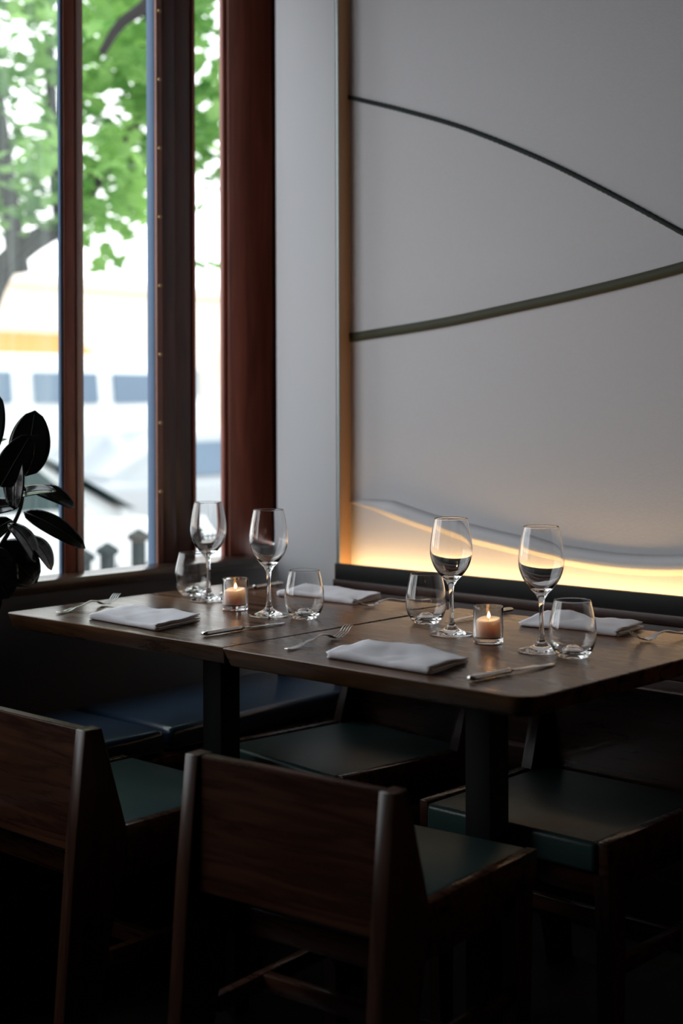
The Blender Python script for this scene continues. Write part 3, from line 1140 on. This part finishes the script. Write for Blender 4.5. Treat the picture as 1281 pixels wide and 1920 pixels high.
def vehicle(name, label, cat, loc, L, W, body, cab, paint, glass, wheels, wins, R=0.33):
    """front of the car at +y. body: (y, z0, z1, halfwidth) ; cab: (y, z0, z1, hw_low, hw_top)"""
    root = empty(name, loc, label, cat)
    bm = bmesh.new()
    loft_into(bm, [[(x, y, z) for x, z in rrect(hw, z0, z1, 0.10)] for y, z0, z1, hw in body])
    link('body', bm, M[paint], root, smooth=True)
    bm = bmesh.new()
    rings = []
    for y, z0, z1, h0, h1 in cab:
        r = 0.06
        rings.append([(-h0, y, z0), (h0, y, z0), (h1, y, z1 - r), (h1 - r * 0.6, y, z1 - 0.015), (h1 * 0.5, y, z1), (-h1 * 0.5, y, z1), (-h1 + r * 0.6, y, z1 - 0.015), (-h1, y, z1 - r)])
    loft_into(bm, rings)
    link('cabin', bm, M[paint], root, smooth=True)
    for (poly, side) in wins:
        bm = bmesh.new()
        if side == 's':
            for s in (-1, 1):
                vs0, vs1 = [], []
                for y, z in poly:
                    h0 = interp_cab(cab, y, z)
                    vs0.append((s * (h0 + 0.03), y, z))
                    vs1.append((s * (h0 - 0.02), y, z))
                loft_into(bm, [vs0, vs1])
                if s < 0:
                    link('window', bm, M[glass], root)
                    bm = bmesh.new()
        else:
            loft_into(bm, [[(x * 1.0, y, z) for x, y, z in poly], [(x * 1.0, y - 0.03 * side[1], z - 0.01) for x, y, z in poly]])
        link('window', bm, M[glass], root)
    for y in wheels:
        for s in (-1, 1):
            bm = lathe([(0.0, -0.10), (R * 0.92, -0.10), (R, -0.07), (R, 0.07), (R * 0.92, 0.10), (0.0, 0.10)], 28)
            wv = link('wheel', bm, M['tyre'], root, smooth=True, loc=(s * (W / 2 - 0.10), y, R), rot=(0, PI / 2, 0))
            bm = lathe([(0.0, 0.115), (R * 0.30, 0.112), (R * 0.58, 0.100), (R * 0.62, 0.08), (0.0, 0.08)], 24)
            link('hubcap', bm, M['hub'], wv, smooth=True, rot=(0, 0 if s > 0 else PI, 0))
    return root


def interp_cab(cab, y, z):
    for a, b in zip(cab, cab[1:]):
        if a[0] <= y <= b[0]:
            u = (y - a[0]) / max(1e-6, b[0] - a[0])
            z0 = a[1] + (b[1] - a[1]) * u
            z1 = a[2] + (b[2] - a[2]) * u
            h0 = a[3] + (b[3] - a[3]) * u
            h1 = a[4] + (b[4] - a[4]) * u
            q = min(1, max(0, (z - z0) / max(0.05, z1 - 0.06 - z0)))
            return h0 + (h1 - h0) * q
    return cab[-1][3]


# white van across the street
vehicle('delivery_van', 'tall white van parked across the street, dark side windows', 'van', (-10.4, 6.6, SR), 5.6, 2.0,
        [(-2.9, 0.35, 1.05, 0.88), (-2.8, 0.30, 1.25, 0.98), (1.7, 0.30, 1.25, 1.0), (2.4, 0.30, 1.12, 0.97), (2.75, 0.35, 0.95, 0.85)],
        [(-2.82, 1.2, 2.15, 0.96, 0.86), (-2.6, 1.2, 2.26, 0.98, 0.88), (0.9, 1.2, 2.28, 0.99, 0.88), (1.35, 1.2, 2.15, 0.98, 0.82), (2.1, 1.15, 1.35, 0.92, 0.80)],
        'car_white', 'car_glass', (-1.8, 1.9),
        [([(-0.72, 1.74), (0.10, 1.74), (0.10, 2.06), (-0.72, 2.06)], 's'), ([(0.32, 1.74), (1.25, 1.74), (1.15, 2.06), (0.32, 2.06)], 's'),
         ([(-2.3, 1.74), (-1.0, 1.74), (-1.0, 2.06), (-2.3, 2.06)], 's')], R=0.36)
# silver car in the lane
sedan_body = [(-2.25, 0.30, 0.80, 0.72), (-2.15, 0.22, 0.98, 0.84), (-1.2, 0.20, 1.0, 0.90), (0.9, 0.20, 0.98, 0.90), (1.9, 0.22, 0.88, 0.86), (2.25, 0.30, 0.66, 0.70)]
sedan_cab = [(-1.95, 0.95, 1.05, 0.80, 0.62), (-1.25, 0.95, 1.42, 0.85, 0.66), (-0.3, 0.95, 1.48, 0.87, 0.68), (0.45, 0.95, 1.42, 0.87, 0.66), (1.30, 0.92, 0.98, 0.84, 0.70)]
sedan_wins = [([(-1.15, 1.03), (-0.25, 1.03), (-0.25, 1.36), (-1.1, 1.34)], 's'), ([(-0.15, 1.03), (0.85, 1.03), (0.50, 1.32), (-0.15, 1.38)], 's'),
              ([(-0.70, 0.60, 1.365), (0.70, 0.60, 1.365), (0.78, 1.27, 1.005), (-0.78, 1.27, 1.005)], ('f', -1))]
vehicle('silver_car', 'silver grey sedan standing in the street in front of the van', 'car', (-8.4, 7.5, SR), 4.5, 1.8, sedan_body, sedan_cab, 'car_silver', 'car_glass', (-1.4, 1.4), sedan_wins)
vehicle('white_car', 'white sedan parked at the near curb behind the iron fence', 'car', (-5.5, 2.05, SR), 4.5, 1.8, sedan_body, sedan_cab, 'car_white', 'car_glass_teal', (-1.4, 1.4), sedan_wins)

# iron fence on the sidewalk
fn = empty('iron_fence', (-2.7, 1.4, ST), 'dark iron fence with spiked posts on the sidewalk', 'fence')
for yy, zz in ((-0.85, 0.86), (-0.45, 0.90), (-0.03, 0.88), (0.115, 0.90), (0.31, 0.955), (0.62, 0.90), (1.0, 0.90), (1.4, 0.90), (1.8, 0.9)):
    bm = bmesh.new()
    r = 0.026
    loft_into(bm, [[(a * r * k, yy + b * r * k, z) for a, b in ((-1, -1), (1, -1), (1, 1), (-1, 1))] for z, k in ((0, 1), (zz - 0.06, 1), (zz - 0.055, 1.5), (zz - 0.03, 1.5), (zz, 0.2))])
    link('post', bm, M['iron'], fn)
for z in (0.18, 0.66):
    boxo('rail', (-0.01, 0.01, -0.95, 2.0, z, z + 0.03), M['iron'], fn, bev=0)
n = 0
yy = -0.93
while yy < 1.95:
    bm = bmesh.new()
    h = 0.74 + 0.03 * math.sin(n * 2.1)
    tube_into(bm, [(0, yy, 0.04), (0, yy, h), (0.0, yy, h + 0.04)], [0.008, 0.008, 0.001], 6)
    link('bar', bm, M['iron'], fn)
    yy += 0.085
    n += 1


# trees
def leaf_patch(bm, p, size, rng):
    """one lobed leaf: a folded seven-point polygon"""
    a = rng.uniform(0, 2 * PI)
    tilt = rng.uniform(-0.9, 0.9)
    R = Matrix.Rotation(a, 3, 'Z') @ Matrix.Rotation(tilt, 3, 'X') @ Matrix.Rotation(rng.uniform(-0.7, 0.7), 3, 'Y')
    pts = [(0, -0.5, 0), (0.34, -0.38, 0.06), (0.30, -0.08, 0.05), (0.55, 0.10, 0.10), (0.22, 0.22, 0.03), (0, 0.62, -0.06), (-0.22, 0.22, 0.03), (-0.55, 0.10, 0.10), (-0.30, -0.08, 0.05), (-0.34, -0.38, 0.06)]
    c = bm.verts.new(p)
    vs = [bm.verts.new(p + R @ (Vector(q) * size)) for q in pts]
    for i in range(len(vs)):
        bm.faces.new((c, vs[i], vs[(i + 1) % len(vs)]))


def tree(label, base, limbs, clumps, leafmat, per, size, seed, group='street trees outside'):
    rng = random.Random(seed)
    root = empty('street_tree', base, label, 'tree', group)
    bb = Vector(base)
    for i, (pts, r0, r1) in enumerate(limbs):
        P = smooth_prof3([Vector(p) - bb for p in pts])
        bm = bmesh.new()
        n = len(P)
        tube_into(bm, P, [r0 + (r1 - r0) * k / (n - 1) for k in range(n)], 10)
        link('trunk' if i == 0 else 'branch', bm, M['bark'], root, smooth='all')
    bm = bmesh.new()
    for (c, r) in clumps:
        c = Vector(c) - bb
        for k in range(int(per * r * r * 6)):
            while True:
                q = Vector((rng.uniform(-1, 1), rng.uniform(-1, 1), rng.uniform(-1, 1)))
                if q.length < 1:
                    break
            leaf_patch(bm, c + Vector((q.x * r, q.y * r, q.z * r * 0.62)), size * rng.uniform(0.6, 1.15), rng)
    o = link('foliage', bm, leafmat, root)
    o['kind'] = 'stuff'
    return root


rng = random.Random(11)
cl = []
for k in range(165):
    while True:
        q = Vector((rng.uniform(-1, 1), rng.uniform(-1, 1), rng.uniform(-1, 1)))
        if q.length < 1:
            break
    c = Vector((-3.85 + q.x * 1.5, 2.25 + q.y * 2.0, 3.5 + q.z * 1.35))
    if c.z < 2.28:
        continue
    cl.append((c, rng.uniform(0.22, 0.42)))
cl += [((-3.60, 2.10, 2.08), 0.17), ((-3.50, 2.18, 2.00), 0.15), ((-3.45, 2.25, 2.35), 0.28), ((-3.75, 2.0, 2.38), 0.28), ((-3.58, 2.12, 1.94), 0.08), ((-3.48, 2.20, 1.93), 0.08), ((-3.14, 2.50, 2.02), 0.12), ((-3.7, 2.0, 2.30), 0.2), ((-3.3, 2.3, 2.35), 0.22),
       ((-4.1, 1.9, 2.3), 0.2), ((-3.9, 2.15, 2.4), 0.25)]
tree('maple tree at the curb with a leaning dark trunk', (-4.12, 1.65, ST),
     [([(-4.12, 1.65, ST), (-4.30, 1.72, 0.79), (-4.31, 1.78, 1.42), (-4.27, 1.84, 1.75), (-4.20, 1.91, 2.00), (-4.09, 2.03, 2.16), (-3.92, 2.20, 2.32), (-3.78, 2.331, 2.60), (-3.597, 2.499, 2.95)], 0.11, 0.04),
      ([(-4.12, 1.985, 2.00), (-4.10, 1.9, 2.5), (-4.15, 1.85, 3.2)], 0.07, 0.03),
      ([(-3.95, 2.17, 2.28), (-3.98, 2.152, 2.566), (-3.992, 2.138, 2.877), (-4.009, 2.122, 3.40)], 0.05, 0.03),
      ([(-2.341, 1.21, 2.83), (-2.277, 1.268, 2.964), (-2.178, 1.358, 3.073), (-2.145, 1.40, 3.28), (-2.6, 1.75, 3.75), (-3.40, 2.40, 3.4), (-3.62, 2.48, 2.93)], 0.018, 0.06)],
     cl, M['leafA'], 50, 0.125, 5)
cl = []
for k in range(60):
    while True:
        q = Vector((rng.uniform(-1, 1), rng.uniform(-1, 1), rng.uniform(-1, 1)))
        if q.length < 1:
            break
    c = Vector((-4.6 + q.x * 1.6, 6.6 + q.y * 2.2, 4.6 + q.z * 1.9))
    if c.z < 2.9:
        continue
    cl.append((c, rng.uniform(0.3, 0.55)))
tree('paler maple tree further along the curb', (-4.0, 7.4, ST),
     [([(-4.0, 7.4, ST), (-4.02, 7.3, 1.6), (-4.2, 7.0, 3.2), (-4.5, 6.7, 4.6)], 0.13, 0.05),
      ([(-4.2, 7.0, 3.2), (-4.8, 6.0, 4.0), (-5.2, 5.4, 4.6)], 0.06, 0.02)],
     cl, M['leafB'], 26, 0.15, 9)

# low shop building far across the street
sb = empty('shop_building', (-20, 17, SR), 'low cream shop building with orange awnings across the street', 'building')
bm = bmesh.new()
box_into(bm, -6, 0, -14, 20, 0.0, 4.05)
link('wall', bm, M['cream'], sb)
boxo('cornice', (-6.1, 0.15, -14.1, 20.1, 4.052, 4.25), M['cream'], sb, bev=0.02)
for i in range(9):
    y0 = -12.8 + 3.55 * i
    boxo('shop_window', (0.005, 0.06, y0, y0 + 2.7, 0.6, 2.5), M['bld_glass'], sb, bev=0)
    bm = bmesh.new()
    prism_into(bm, [(0.01, 3.15), (0.9, 2.72), (0.9, 2.62), (0.01, 3.0)], 'Y', y0 - 0.1, y0 + 2.8)
    if i % 2 == 0:
        link('awning', bm, M['orange'], sb)
    else:
        bm.free()
